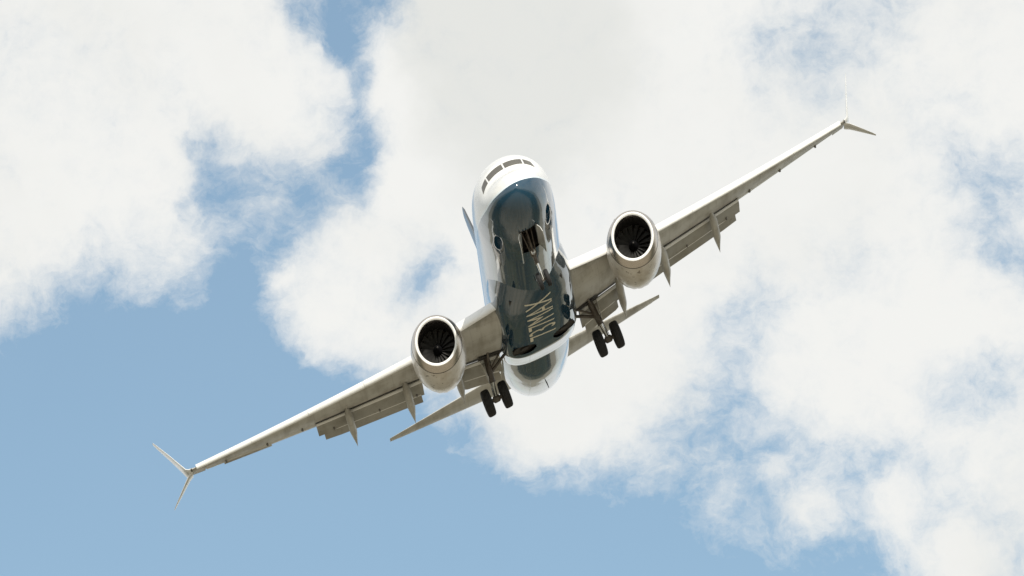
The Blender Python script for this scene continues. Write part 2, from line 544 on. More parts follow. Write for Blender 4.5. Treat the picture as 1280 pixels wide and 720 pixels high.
def pchip(x, xs, ys):
    xs, ys = np.asarray(xs, float), np.asarray(ys, float)
    h = np.diff(xs)
    d = np.diff(ys) / h
    m_ = np.zeros_like(ys)
    for i in range(1, len(xs) - 1):
        if d[i - 1] * d[i] > 0:
            a, b = 2 * h[i] + h[i - 1], h[i] + 2 * h[i - 1]
            m_[i] = (a + b) / (a / d[i - 1] + b / d[i])
    m_[0], m_[-1] = d[0], d[-1]
    x = np.asarray(x, float)
    i = np.clip(np.searchsorted(xs, x) - 1, 0, len(h) - 1)
    u = (x - xs[i]) / h[i]
    return ((2 * u**3 - 3 * u**2 + 1) * ys[i] + (u**3 - 2 * u**2 + u) * h[i] * m_[i]
            + (-2 * u**3 + 3 * u**2) * ys[i + 1] + (u**3 - u**2) * h[i] * m_[i + 1])


def fsec(y):
    return [float(pchip(y, ST[:, 0], ST[:, k])) for k in (1, 2, 3, 4)]


def fpt(y, a, off=0.0):
    """point on the skin; a is the angle from +X, counter-clockwise seen from the front"""
    tp, bo, hw, zc = fsec(y)
    s, c = math.sin(a), math.cos(a)
    hz = (tp - zc) if s > 0 else (zc - bo)
    p = np.array([hw * c, y, zc + hz * s])
    if off:
        nrm = np.array([c / max(hw, .05), 0, s / max(hz, .05)])
        p = p + off * nrm / np.linalg.norm(nrm)
    return p


def surf_z(x, y):
    tp, bo, hw, zc = fsec(y)
    return zc - (zc - bo) * math.sqrt(max(0, 1 - (x / hw) ** 2))


NWELL = (2.75, 5.15, 0.36)                         # nose gear bay: y from, to, half width
ys = np.concatenate([np.array([.73, .74, .755, .78, .82, .87, .93]), np.arange(1.0, 7.0, .05), np.arange(7.0, 23.0, .25), np.arange(23.0, 35.9, .12), [35.9]])
NA = 144
an = np.linspace(0, 2 * math.pi, NA, endpoint=False)
# finer spacing under the keel so the bay edge is clean
fm = Mesh()
V = np.array([[fpt(y, a) for a in an] for y in ys])
vv = V.reshape(-1, 3)
ff = []
for i in range(len(ys) - 1):
    for j in range(NA):
        k = (j + 1) % NA
        c = (V[i, j] + V[i, k] + V[i + 1, j] + V[i + 1, k]) / 4
        if c[2] < -1 and abs(c[0]) < NWELL[2] and NWELL[0] < c[1] < NWELL[1]:
            continue
        ff.append((i * NA + j, i * NA + k, (i + 1) * NA + k, (i + 1) * NA + j))
ff.append(tuple(range(NA))[::-1])
ff.append(tuple(range((len(ys) - 1) * NA, len(ys) * NA)))
fus = link('fuselage', vv, ff, M['livery'], root, sharp=70)

# nose gear bay
w = Mesh()
y0, y1, hx = NWELL
for (c, a, b, d) in [((0, (y0 + y1) / 2, -1.25), (hx + .06, 0, 0), (0, (y1 - y0) / 2 + .05, 0), (0, 0, .02)),
                     ((hx + .05, (y0 + y1) / 2, -1.53), (.015, 0, 0), (0, (y1 - y0) / 2 + .05, 0), (0, 0, .27)),
                     ((-hx - .05, (y0 + y1) / 2, -1.53), (.015, 0, 0), (0, (y1 - y0) / 2 + .05, 0), (0, 0, .27)),
                     ((0, y0 - .04, -1.49), (hx + .03, 0, 0), (0, .015, 0), (0, 0, .23)),
                     ((0, y1 + .04, -1.55), (hx + .03, 0, 0), (0, .015, 0), (0, 0, .29))]:
    w.box(c, a, b, d)
for q in (3.2, 3.8, 4.4):
    w.tube((-.36, q, -1.36), (.36, q, -1.36), .045)
w.tube((-.2, 2.8, -1.4), (-.2, 5.1, -1.42), .04)
w.build('gear_bay', M['dark'], fus)

# flight deck windows: corner (x, y, z) read on the skin, both sides
def pane(cs, name='windshield_pane'):
    n = 8
    m_ = Mesh()
    g = []
    for lift in (.012, -.03):
        for i in range(n + 1):
            for j in range(n + 1):
                u, v_ = i / n, j / n
                y = (1 - u) * ((1 - v_) * cs[0][0] + v_ * cs[3][0]) + u * ((1 - v_) * cs[1][0] + v_ * cs[2][0])
                a = (1 - u) * ((1 - v_) * cs[0][1] + v_ * cs[3][1]) + u * ((1 - v_) * cs[1][1] + v_ * cs[2][1])
                g.append(fpt(y, a, lift))
    N = (n + 1) ** 2
    f = []
    for i in range(n):
        for j in range(n):
            q = (i * (n + 1) + j, (i + 1) * (n + 1) + j, (i + 1) * (n + 1) + j + 1, i * (n + 1) + j + 1)
            f.append(q)
            f.append(tuple(N + k for k in q[::-1]))
    edge = [i * (n + 1) for i in range(n + 1)] + [n * (n + 1) + j for j in range(1, n + 1)] + [i * (n + 1) + n for i in range(n - 1, -1, -1)] + list(range(n - 1, 0, -1))
    for a, b in zip(edge, edge[1:] + edge[:1]):
        f.append((a, b, N + b, N + a))
    m_.add(g, f)
    return m_.build(name, M['glass'], fus, sharp=60)


def ang(x, y, z):
    tp, bo, hw, zc = fsec(y)
    hz = (tp - zc) if z > zc else (zc - bo)
    return math.atan2((z - zc) / hz, x / hw)


for sgn in (1, -1):
    q = [(2.545, ang(.035, 2.545, 0.735)), (2.565, ang(.82, 2.565, .565)), (2.95, ang(.85, 2.95, .885)), (2.915, ang(.035, 2.915, 1.035))]
    s2 = [(2.555, ang(.87, 2.555, .51)), (2.52, ang(1.23, 2.52, .20)), (2.90, ang(1.19, 2.90, .58)), (2.955, ang(.90, 2.955, .845))]
    s3 = [(2.60, ang(1.28, 2.60, .20)), (3.15, ang(1.53, 3.15, .10)), (3.25, ang(1.46, 3.25, .50)), (2.98, ang(1.22, 2.98, .60))]
    for cs in (q, s2):
        if sgn < 0:
            cs = [(y, math.pi - a) for y, a in cs]
        pane(cs)

# keel mast, blade antennas, drain masts
for y, x, h, c in [(25.4, 0, .26, .22), (9.0, 0, .20, .40)]:
    a = Mesh()
    z = surf_z(x, y)
    a.loft([[(x + sx_ * .02 * k, y + dy * k2, z + .04 - hh) for sx_, dy in ((-1, .1), (0, 0), (1, .1), (1, c * .8), (0, c), (-1, c * .8))]
            for hh, k, k2 in ((0, 1.4, 1.0), (h, .7, .75))])
    a.build('blade_antenna', M['dark'] if y > 20 else M['blue'], fus)

# ------------------------------------------------------------------ belly fairing
FS = np.array([   # y, half width, bottom, squareness
    (9.4, 1.45, -1.84, 2.0), (10.4, 1.66, -1.985, 2.1), (11.4, 1.83, -2.075, 2.35), (12.8, 1.95, -2.17, 2.7), (14.5, 1.99, -2.23, 3.0),
    (16.5, 1.99, -2.29, 3.1), (18.1, 1.99, -2.31, 3.1), (18.35, 1.985, -2.30, 3.1), (18.6, 1.975, -2.272, 3.0), (19.6, 1.94, -2.135, 2.9), (20.6, 1.89, -1.99, 2.7),
    (21.6, 1.78, -1.50, 2.5), (22.6, 1.60, -1.25, 2.4)])


def fairz(x, y):
    w_, b_, e_ = (float(pchip(y, FS[:, 0], FS[:, k])) for k in (1, 2, 3))
    zc = -.85
    return zc - (zc - b_) * max(0, 1 - min(1, abs(x) / w_) ** e_) ** (1 / e_)


WELL = (0.98, 17.3, 0.56)                         # main wheel wells: |x|, y, radius
fys = np.arange(9.4, 22.61, .032)
NX = 220
sec_a = np.linspace(math.pi, 2 * math.pi, NX)
V = []
for y in fys:
    w_, b_, e_ = (float(pchip(y, FS[:, 0], FS[:, k])) for k in (1, 2, 3))
    zc = -.85
    row = [(-w_ + .12, y, -.30), (-w_, y, -.55)]
    for a in sec_a:
        c, s = math.cos(a), math.sin(a)
        row.append((w_ * math.copysign(abs(c) ** (2 / e_), c), y, zc - (zc - b_) * abs(s) ** (2 / e_)))
    row += [(w_, y, -.55), (w_ - .12, y, -.30)]
    V.append(row)
V = np.array(V)
NR = V.shape[1]
ff = []
for i in range(len(fys) - 1):
    for j in range(NR - 1):
        c = (V[i, j] + V[i, j + 1] + V[i + 1, j] + V[i + 1, j + 1]) / 4
        if c[2] < -1.6 and (abs(c[0]) - WELL[0]) ** 2 + (c[1] - WELL[1]) ** 2 < WELL[2] ** 2:
            continue
        ff.append((i * NR + j, i * NR + j + 1, (i + 1) * NR + j + 1, (i + 1) * NR + j))
fair = link('belly_fairing', V.reshape(-1, 3), ff, M['blue'], root, sharp=70)
for sgn in (1, -1):
    w = Mesh()
    w.lathe((sgn * WELL[0], WELL[1], -2.18), (0, 0, 1), [(0.0, WELL[2] + .035), (.04, WELL[2] + .035), (.04, 0.02)], 40, caps=(False, True))
    w.lathe((sgn * WELL[0], WELL[1], -2.21), (0, 0, 1), [(.0, .2), (.06, .2)], 20)
    w.build('wheel_well', M['dark'], fair)
    a = Mesh()          # air conditioning ram inlet, flush scoop under the front of the fairing
    a.box((sgn * 1.1, 11.5, -1.86), (.22, 0, sgn * .05), (0, .35, -.03), (0, .0, .012))
    a.build('ram_air_inlet', M['dark'], fair, smooth=False)

# title under the belly, reading forward
cu_ = bpy.data.curves.new('title', 'FONT')
cu_.body = '737MAX'
cu_.resolution_u = 4
cu_.offset = -0.010
to = bpy.data.objects.new('title', cu_)
COL.objects.link(to)
bpy.context.view_layer.update()
dg = bpy.context.evaluated_depsgraph_get()
tm = bpy.data.meshes.new_from_object(to.evaluated_get(dg))
bpy.data.objects.remove(to)
bm = bmesh.new()
bm.from_mesh(tm)
bmesh.ops.triangulate(bm, faces=bm.faces)
for _ in range(3):
    bmesh.ops.subdivide_edges(bm, edges=[e for e in bm.edges if e.calc_length() > .08], cuts=1)
bm.verts.ensure_lookup_table()
tv = np.array([v.co[:] for v in bm.verts])
tf = [[v.index for v in f.verts] for f in bm.faces]
bm.free()
lo, hi = tv.min(0), tv.max(0)
LY0, LY1, LXT, LXB = 16.5, 11.7, -.70, .62           # aft end, forward end, letter tops, letter feet
pos = []
for v in tv:
    u = (v[0] - lo[0]) / (hi[0] - lo[0])
    h = (v[1] - lo[1]) / (hi[1] - lo[1])
    y = LY0 + (LY1 - LY0) * u
    x = LXB + (LXT - LXB) * h
    pos.append((x, y, min(fairz(x, y), surf_z(x, y)) - .008))
bot = [(x, y, z + .02) for x, y, z in pos]
nv = len(pos)
ec = {}
for f in tf:
    for a, b in zip(f, f[1:] + f[:1]):
        ec[(a, b)] = 1
sides = [(a, b, nv + b, nv + a) for (a, b) in ec if (b, a) not in ec]
lt = link('lettering', pos + bot, tf + [tuple(nv + i for i in f[::-1]) for f in tf] + sides, M['letter'], root, smooth=False)
lt['label'] = 'cream title 737MAX along the belly'

# ------------------------------------------------------------------ wings
def LE(x):
    return 12.62 + .52 * x - .55 * max(0, (5.2 - x) / 3.3) ** 1.4


def TE(x):
    return 20.0 + .236 * max(0, x - 5.7)


def WZ(x):
    return -1.30 + .125 * (x - 1.9) + .0021 * (x - 1.9) ** 2


def foil(n=14, t=.12, cam_=.02, x1=1.0):
    """closed aerofoil (u, w), upper surface from the rear to the nose, then the lower back; cut at x1"""
    def th(u):
        return 5 * t * (.2969 * math.sqrt(u) - .126 * u - .3516 * u * u + .2843 * u**3 - .1015 * u**4)

    def cm(u):
        return cam_ * 4 * u * (1 - u) * (.6 + .8 * u)
    us = [x1 * (1 - math.cos(math.pi * i / n)) / 2 for i in range(n + 1)]
    up = [(u, cm(u) + th(u)) for u in us[::-1]]
    dn = [(u, cm(u) - th(u)) for u in us[1:]]
    return up + dn


def span_rings(sgn, xs, t0=.14, t1=.10, cut=.74, n=14):
    out = []
    for x in xs:
        c = TE(x) - LE(x)
        k = (x - 1.0) / 16
        pts = foil(n, t0 + (t1 - t0) * k, .016, cut)
        tw = math.radians(1.5 - 6.0 * k)
        out.append([(sgn * x, LE(x) + u * c, WZ(x) + w_ * c - math.sin(tw) * (u - .3) * c) for u, w_ in pts])
    return out


def lower(x, u):
    """height of the wing's lower skin at chord fraction u"""
    c = TE(x) - LE(x)
    k = (x - 1.0) / 16
    t = .14 - .04 * k
    th = 5 * t * (.2969 * math.sqrt(u) - .126 * u - .3516 * u * u + .2843 * u**3 - .1015 * u**4)
    cm = .016 * 4 * u * (1 - u) * (.6 + .8 * u)
    tw = math.radians(1.5 - 6.0 * k)
    return WZ(x) + (cm - th) * c - math.sin(tw) * (u - .3) * c


def tez(x):
    """height of the trailing edge"""
    return lower(x, 1.0)


def vane(sgn, stations, t=.12, n=8, camber=.03, nose=0.0):
    """a lofted surface; each station: x, (y,z) of the nose, (y,z) of the tail"""
    rg = []
    for x, a, b in stations:
        a, b = np.array(a), np.array(b)
        d = b - a
        nn = np.array([-d[1], d[0]])
        if nn[1] < 0:
            nn = -nn
        rg.append([(sgn * x, *(a + u * d + w_ * nn)) for u, w_ in foil(n, t, camber)])
    m_ = Mesh()
    m_.loft(rg)
    if nose:                                       # white nose: light through the slot put into the colour
        us = [u for u, w_ in foil(n, t, camber)]
        N = len(us)
        for i in range(len(rg) - 1):
            for j in range(N):
                if us[j] < nose and us[(j + 1) % N] < nose:
                    m_.mi[i * N + j] = 1
    return m_


def canoe(sgn, x, ya, za, yb, zb, w_, dep, kick=0.0):
    """flap track fairing: a slim canoe from (ya, za) at the skin to its pointed tail"""
    m_ = Mesh()
    rg = []
    N = 16
    for i in range(N + 1):
        u = i / N
        r = max(.03, min(1, (u / .10) ** .5 if u < .10 else 1) * (1 if u < .5 else max(.02, 1 - ((u - .5) / .5) ** 1.25)))
        y = ya + (yb - ya) * u
        top = za + (zb - za) * u ** 1.25
        d = dep * r
        zc = top - d * .5 * (1 - u ** 2) + .04 * (1 - u)
        rg.append([(sgn * x + math.cos(a) * w_ * .5 * r, y, zc + math.sin(a) * d * .5 * (1.0 if math.sin(a) < 0 else 1.0)) for a in np.linspace(0, 2 * math.pi, 14, endpoint=False)])
    m_.loft(rg)
    return m_


def wing(sgn):
    m_ = Mesh()
    m_.loft(span_rings(sgn, [1.0, 1.9, 2.6, 3.4, 4.3, 5.2]))
    m_.loft(span_rings(sgn, [5.203, 6.2, 7.5, 9.0, 10.0, 10.87], cut=.645))
    m_.loft(span_rings(sgn, [10.873, 12.0, 13.5, 15.0, 16.2]))
    m_.loft(span_rings(sgn, [16.203, 16.5, 16.8], cut=1.0))
    # upper trailing panels (spoilers and shroud) carry the top skin aft over the flaps
    for a, b, q0 in ((1.2, 5.19, .70), (5.21, 10.85, .60)):
        st = []
        for x in np.linspace(a, b, 10):
            c = TE(x) - LE(x)
            zu = lower(x, .74) + .13 * c * .55
            st.append((x, (LE(x) + q0 * c, zu - .02), (LE(x) + .88 * c, zu - .10 * c * .5)))
        v_ = vane(sgn, st, .05, 6, 0)
        m_.add(v_.v, v_.f)
    wg = m_.build('wing', M['grey'], root, sharp=35)

    # slats, four outboard of the engine
    edges = [5.75, 8.35, 11.1, 13.9, 16.6]
    sec = [(-.26, -.155), (-.275, -.10), (-.25, -.03), (-.16, .055), (.0, .125), (.2, .18), (.40, .205), (.40, .19), (.18, .13), (.02, .045), (-.06, -.04), (-.08, -.13), (-.10, -.20), (-.17, -.215), (-.23, -.195)]
    for a, b in zip(edges, edges[1:]):
        rg = []
        for x in np.linspace(a + .005, b - .005, 5):
            k = 1.12 - .035 * (x - 5.75)
            rg.append([(sgn * x, LE(x) + .02 + u * k, WZ(x) + w_ * k) for u, w_ in sec])
        s_ = Mesh()
        s_.loft(rg)
        s_.build('slat', M['slat'], wg, sharp=50)
    # krueger flap inboard
    kz = [(-.50, -.42), (-.53, -.35), (-.48, -.26), (-.25, -.10), (.05, .05), (.08, .0), (-.20, -.20), (-.40, -.42), (-.45, -.45)]
    rg = []
    for x in np.linspace(1.80, 4.15, 5):
        rg.append([(sgn * x, LE(x) + .05 + u * .9, WZ(x) + .34 + w_ * 1.0) for u, w_ in kz])
    s_ = Mesh()
    s_.loft(rg)
    s_.build('krueger_flap', M['slat'], wg, sharp=50)

    # flaps: (span from, to)
    for a, b in ((2.05, 4.25), (5.75, 10.85)):
        st, sa = [], []
        for x in np.linspace(a, b, 6):
            c = TE(x) - LE(x)
            zl = lower(x, .80)
            e = 1.0 if x > 5 else 1.15
            st.append((x, (TE(x) - (.20 if x < 5 else .295) * c + .06, zl - (.065 if x < 5 else .07)), (TE(x) + .46 * e, zl - .23 * e)))
            sa.append((x, (TE(x) + .30 * e, zl - .20 * e), (TE(x) + .87 * e, zl - .385 * e)))
        vane(sgn, st, .15, 12, .03, .10).build('flap', [M['flapgrey'], M['slat']], wg, sharp=40)
        sa = [(x - (.26 if i == 5 else 0) + (.15 if i == 0 else 0), p_, q_) for i, (x, p_, q_) in enumerate(sa)]
        vane(sgn, sa, .12, 10, .03, .10).build('aft_flap', [M['flapgrey'], M['slat']], wg, sharp=40)
    # flap actuator fittings
    for x in (6.1, 7.9, 10.1):
        h = Mesh()
        z0 = lower(x, .80)
        h.lathe((sgn * x, TE(x) + .10, z0 - .22), (0, 1, -.25), [(-.14, .01), (-.1, .04), (.06, .048), (.14, .02)], 12)
        h.build('flap_actuator', M['hub'], wg)
    # aileron, its tab and the fixed tip edge
    drop = .02 if sgn < 0 else .05
    st = []
    for x in np.linspace(10.85, 16.15, 6):
        c = TE(x) - LE(x)
        z0 = (lower(x, .74) + .035 * c)
        st.append((x, (LE(x) + .745 * c, z0), (TE(x) + .02, tez(x) + drop)))
    vane(sgn, st, .17, 8, 0).build('aileron', M['pale'], wg, sharp=40)
    st = []
    for x in np.linspace(13.0, 15.3, 3):
        st.append((x, (TE(x) - .02, tez(x) + drop), (TE(x) + .09, tez(x) + drop + (-.05 if sgn < 0 else .02))))
    vane(sgn, st, .10, 5, 0).build('aileron_tab', M['grey'], wg)
    # hinge fittings under the trailing edge
    for x in (11.5, 13.2, 15.2):
        h = Mesh()
        c = TE(x) - LE(x)
        h.loft([[(sgn * x + sx_ * .05, LE(x) + q * c, lower(x, q) + .03 - d) for sx_, d in ((-1, 0), (1, 0), (.7, dd), (-.7, dd))] for q, dd in ((.62, .03), (.74, .12), (.86, .03))])
        h.build('hinge_fairing', M['hub'], wg)
    # flap track fairings
    for x, dy, dz, w_, dep in ((9.35, 1.22, -1.0, .35, .50), (6.55, 1.1, -1.08, .37, .56), (4.15, 1.3, -1.05, .34, .54)):
        c = TE(x) - LE(x)
        ya = LE(x) + (.50 if x > 5 else .60) * c
        canoe(sgn, x, ya, lower(x, .50 if x > 5 else .60) + .02, TE(x) + dy, WZ(x) + dz, w_, dep).build('flap_track_fairing', M['grey'], wg)
    # split tip: upper blade and lower blade
    def blade(path, name, mt, toe=0.0):
        rg = []
        for (x, y, z, c, t, nx, nz) in path:
            rg.append([(sgn * (x + w_ * c * nx + toe * u * c), y + u * c, z + w_ * c * nz) for u, w_ in foil(8, t * 1.25, .0)])
        b_ = Mesh()
        b_.loft(rg)
        return b_.build(name, mt, wg, sharp=50)
    zt = WZ(16.8)
    c0 = TE(16.8) - LE(16.8)
    L0 = LE(16.8)
    blade([(16.78, L0, zt, c0, .10, 0, 1), (16.94, L0 + .12, zt + .04, c0 * .97, .10, -.3, .95), (17.08, L0 + .30, zt + .17, c0 * .90, .09, -.75, .66),
           (17.19, L0 + .55, zt + .45, c0 * .79, .08, -.94, .34), (17.55, L0 + 1.22, zt + 1.30, c0 * .58, .08, -.94, .34),
           (17.90, L0 + 1.85, zt + 2.08, c0 * .40, .08, -.94, .34), (18.0, L0 + 2.08, zt + 2.30, c0 * .26, .07, -.94, .34)], 'winglet', M['white'], .05)
    blade([(16.84, L0 + .30, zt - .02, c0 * .74, .10, .3, .95), (17.08, L0 + .44, zt - .12, c0 * .68, .09, .42, .91), (17.62, L0 + 1.0, zt - .43, c0 * .44, .08, .5, .86),
           (18.05, L0 + 1.52, zt - .66, c0 * .24, .07, .5, .86), (18.17, L0 + 1.70, zt - .73, c0 * .14, .07, .5, .86)], 'lower_winglet', M['white'])
    lamp = Mesh()
    lamp.lathe((sgn * 16.82, L0 + .02, zt), (0, 1, 0), [(0, .01), (.04, .05), (.14, .075), (.3, .06)], 12)
    lamp.build('navigation_light', M['glass'], wg)
    return wg


wings = {s_: wing(s_) for s_ in (1, -1)}

# ------------------------------------------------------------------ engines
EX, EY, EZ = 4.92, 11.68, -1.66


def engine(sgn):
    c = np.array([sgn * EX, EY, EZ])
    ax = np.array([0, 1.0, -.035])
    ax /= np.linalg.norm(ax)
    n = 72
    SC = math.radians(4)                          # the inlet face leans, upper lip forward

    def ring(u, r, lean=1.0, saw=0.0, flat=0.0):
        out = []
        for i in range(n):
            q = 2 * math.pi * i / n
            x, z = r * math.cos(q), r * math.sin(q)
            if z < 0:
                z *= 1 - flat
            y = u - lean * z * math.tan(SC)
            if saw:
                y += saw * (abs((i % 4) - 2) / 2 - .5)
            out.append(c + np.array([x, 0, z]) + ax * y)
        return out
    # nacelle
    m_ = Mesh()
    pr = [(.44, 1.156, .57), (.50, 1.168, .52), (.8, 1.215, .4), (1.3, 1.255, .2), (1.8, 1.26, .1), (2.4, 1.225, 0), (3.0, 1.14, 0), (3.45, 1.045, 0), (3.75, .965, 0)]
    rg = [ring(u, r, l_) for u, r, l_ in pr[:-1]] + [ring(3.75, .965, 0, .10)]
    inn = [ring(3.74, .935, 0, .10), ring(3.3, .99, 0), ring(2.4, 1.02, 0)]
    m_.loft(rg + inn, cap0=False, cap1=False)
    m_.loft([ring(.395, 1.136, .6), ring(.45, 1.150, .56)], 2, cap0=False, cap1=False)      # joint behind the lip
    # core cowl and plug
    m_.lathe(c, ax, [(2.4, .70), (3.4, .68), (4.2, .55), (4.9, .43), (4.88, .38)], 40, 1, (True, False))
    m_.lathe(c, ax, [(4.6, .30), (5.2, .2), (5.6, .04)], 28, 1)
    # blanking behind the fan
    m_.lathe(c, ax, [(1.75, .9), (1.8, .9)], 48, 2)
    eng = m_.build('engine', [M['nacelle'], M['hot'], M['dark']], root, sharp=45)
    # lip
    lp = Mesh()
    pr = [(.40, 1.143, .6), (.30, 1.118, .75), (.18, 1.075, .9), (.08, 1.02, 1), (.02, .965, 1), (0, .925, 1), (.015, .885, 1), (.06, .85, 1), (.14, .825, .9), (.26, .82, .8)]
    lp.loft([ring(u, r, l_) for u, r, l_ in pr[:5]], 0, cap0=False, cap1=False)
    lp.loft([ring(u, r, l_) for u, r, l_ in pr[4:8]], 1, cap0=False, cap1=False)  # pale front ring, the sunlit rim put into its colour
    lp.loft([ring(u, r, l_) for u, r, l_ in pr[7:]], 0, cap0=False, cap1=False)
    lp.build('inlet_lip', [M['lip'], M['slat']], eng, sharp=60)
    ln = Mesh()
    pr = [(.26, .819, .8), (.5, .835, .5), (.8, .865, .2), (1.1, .885, 0), (1.5, .89, 0)]
    ln.loft([ring(u, r, l_) for u, r, l_ in pr], cap0=False, cap1=False)
    ln.build('inlet_duct', M['liner'], eng)
    sp = Mesh()
    sp.lathe(c, ax, [(.80, .005), (.83, .04), (.90, .085), (1.02, .145), (1.15, .195), (1.3, .225), (1.5, .23)], 32)
    sp.lathe(c, ax, [(.785, .004), (.80, .018), (.825, .036), (.84, .042), (.86, .03)], 20, 1)
    sp.build('spinner', [M['spin'], M['hub']], eng)
    # fan: eighteen wide swept blades
    NB = 18
    s = np.cross(ax, (1.0, 0, 0))
    for b in range(NB):
        fb = Mesh()
        rows = []
        th0 = 2 * math.pi * b / NB
        for i in range(9):
            u = i / 8
            r = .21 + .665 * u
            pitch = math.radians(28 + 32 * u)
            ch = .17 + .08 * math.sin(u * 2.4)
            sweep = .10 * u - .22 * u * u
            row = []
            for w_, side in ((-.5, 0), (-.2, 1), (.2, 1), (.5, 0), (.2, -1), (-.2, -1)):
                dt = ch * w_ * math.sin(pitch) / r + sweep * .6 + side * .010 / r
                dy = ch * w_ * math.cos(pitch) + side * .012
                a = th0 + dt
                p_ = c + r * (math.cos(a) * np.array([1.0, 0, 0]) + math.sin(a) * (-s)) + ax * (1.32 + dy)
                row.append(p_)
            rows.append(row)
        fb.loft(rows)
        fb.build('fan_blade', M['fan'], eng, sharp=50)
    # pylon and strake
    py = Mesh()
    rg = []
    xw = EX
    for u, z0, z1, w_ in ((.9, EZ + 1.12, EZ + 1.26, .05), (1.6, EZ + 1.1, EZ + 1.42, .16), (2.6, EZ + .9, WZ(xw) + .12, .2), (3.6, EZ + .6, WZ(xw) + .1, .2), (5.0, EZ + .35, lower(xw, .2) + .1, .18), (6.6, EZ + .55, lower(xw, .4) + .1, .1), (7.6, lower(xw, .55) - .1, lower(xw, .55) + .06, .03)):
        y = EY + u
        rg.append([(c[0] - w_, y, z0), (c[0] + w_, y, z0), (c[0] + w_, y, z1 - .05), (c[0] + w_ * .3, y, z1), (c[0] - w_ * .3, y, z1), (c[0] - w_, y, z1 - .05)])
    py.loft(rg)
    py.build('pylon', M['pale'], eng, sharp=50)
    st = Mesh()
    q = math.radians(78)
    dx = -sgn
    nx, nz = dx * math.cos(q), math.sin(q)
    rg = []
    for u, h in ((1.25, .02), (1.6, .2), (2.05, .28), (2.15, .24)):
        r0, r1 = 1.2, 1.25 + h
        th = .012
        tx, tz = -nz * th, nx * th
        rg.append([(c[0] + nx * r0 + tx, EY + u, EZ + nz * r0 + tz), (c[0] + nx * r1 + tx, EY + u, EZ + nz * r1 + tz), (c[0] + nx * r1 - tx, EY + u, EZ + nz * r1 - tz), (c[0] + nx * r0 - tx, EY + u, EZ + nz * r0 - tz)])
    st.loft(rg)
    st.build('nacelle_strake', M['nacelle'], eng, smooth=False)
    return eng


for s_ in (1, -1):
    engine(s_)

# ------------------------------------------------------------------ tail
def tailplane(sgn):
    m_ = Mesh()
    rg = []
    for k in np.linspace(0, 1, 8):
        x = .45 + (7.2 - .45) * k
        le = 30.5 + (34.68 - 30.5) * k
        te = 33.8 + (35.2 - 33.8) * k
        z = .75 + .125 * x
        c = te - le
        rg.append([(sgn * x, le + u * c, z + w_ * c) for u, w_ in foil(12, .10 if k < 1 else .06, -.008)])
    m_.loft(rg)
    tp = m_.build('tailplane', M['grey'], root, sharp=40)
    e = Mesh()
    rg = []
    for k in np.linspace(.0, .95, 5):
        x = 1.1 + (7.1 - 1.1) * k
        kk = (x - .45) / 6.75
        te = 33.8 + 1.4 * kk
        z = .75 + .125 * x
        c = te - (30.5 + 4.18 * kk)
        rg.append([(sgn * x, te - .30 * c * (1 - u) + .03 * u, z + w_ * .3 * c - .004) for u, w_ in foil(6, .13, 0)])
    e.loft(rg)
    e.build('elevator', M['pale'], tp, sharp=40)


for s_ in (1, -1):
    tailplane(s_)

M['finblue'], t, p = mat('fin paint')
bv = bodyvec(t)
t.put(p.inputs['Base Color'], t.mix(t.noise(bv, 1, 2), (0.05, 0.06, 0.07), (0.075, 0.088, 0.10)))
p.inputs['Roughness'].default_value = .2
m_ = Mesh()
rg = []
for z, le, te in ((1.6, 27.4, 34.4), (2.2, 28.0, 34.45), (3.2, 28.9, 34.6), (5.0, 30.3, 34.85), (7.0, 31.9, 35.1), (8.6, 33.15, 35.3), (8.85, 33.6, 35.2)):
    c = te - le
    rg.append([(w_ * c, le + u * c, z) for u, w_ in foil(12, .06 if z < 8.7 else .03, 0)])
m_.loft(rg)
fin = m_.build('tail_fin', M['finblue'], root, sharp=40)
m_ = Mesh()
rg = []
for z, te in ((2.4, 34.47), (5.0, 34.85), (8.4, 35.28)):
    rg.append([(w_ * 1.0, te - 1.25 * (1 - z * .03) * (1 - u) + .06 * u, z) for u, w_ in foil(6, .10, 0)])
m_.loft(rg)
m_.build('rudder', M['blue'], fin, sharp=40)
m_ = Mesh()
m_.loft([[(-w_, y, 1.7), (w_, y, 1.7), (.01, y, z), (-.01, y, z)] for y, z, w_ in ((23.5, 2.02, .05), (26, 2.3, .12), (28.6, 3.0, .2), (29.6, 3.6, .15))])
m_.build('dorsal_fin', M['finblue'], fin, sharp=30)

# ------------------------------------------------------------------ landing gear
def wheel(c, r, w_, parent, dish):
    c = np.array(c, float)
    t_ = Mesh()
    h = w_ / 2
    pr = [(-h * .72, r * .52), (-h * .95, r * .62), (-h, r * .78), (-h * .93, r * .90), (-h * .70, r * .975), (-h * .40, r), (-h * .34, r * .985), (-h * .28, r), (h * .28, r), (h * .34, r * .985), (h * .40, r), (h * .70, r * .975), (h * .93, r * .90), (h, r * .78), (h * .95, r * .62), (h * .72, r * .52)]
    t_.lathe(c, (1, 0, 0), pr, 40, 0, (False, False))
    t_.lathe(c, (1, 0, 0), [(-h * .74, r * .53), (-h * .7, r * .46), (-h * .35, r * .36), (-h * .3, r * .12), (h * .3, r * .12), (h * .35, r * .36), (h * .7, r * .46), (h * .74, r * .53)], 28, 1, (True, True))
    for i in range(6):
        a = i * math.pi / 3
        t_.tube(c + np.array([-h * .6, r * .42 * math.cos(a), r * .42 * math.sin(a)]), c + np.array([h * .6, r * .42 * math.cos(a), r * .42 * math.sin(a)]), r * .045, None, 8, 1)
    return t_.build('wheel', [M['rubber'], M['hub']], parent, sharp=50)


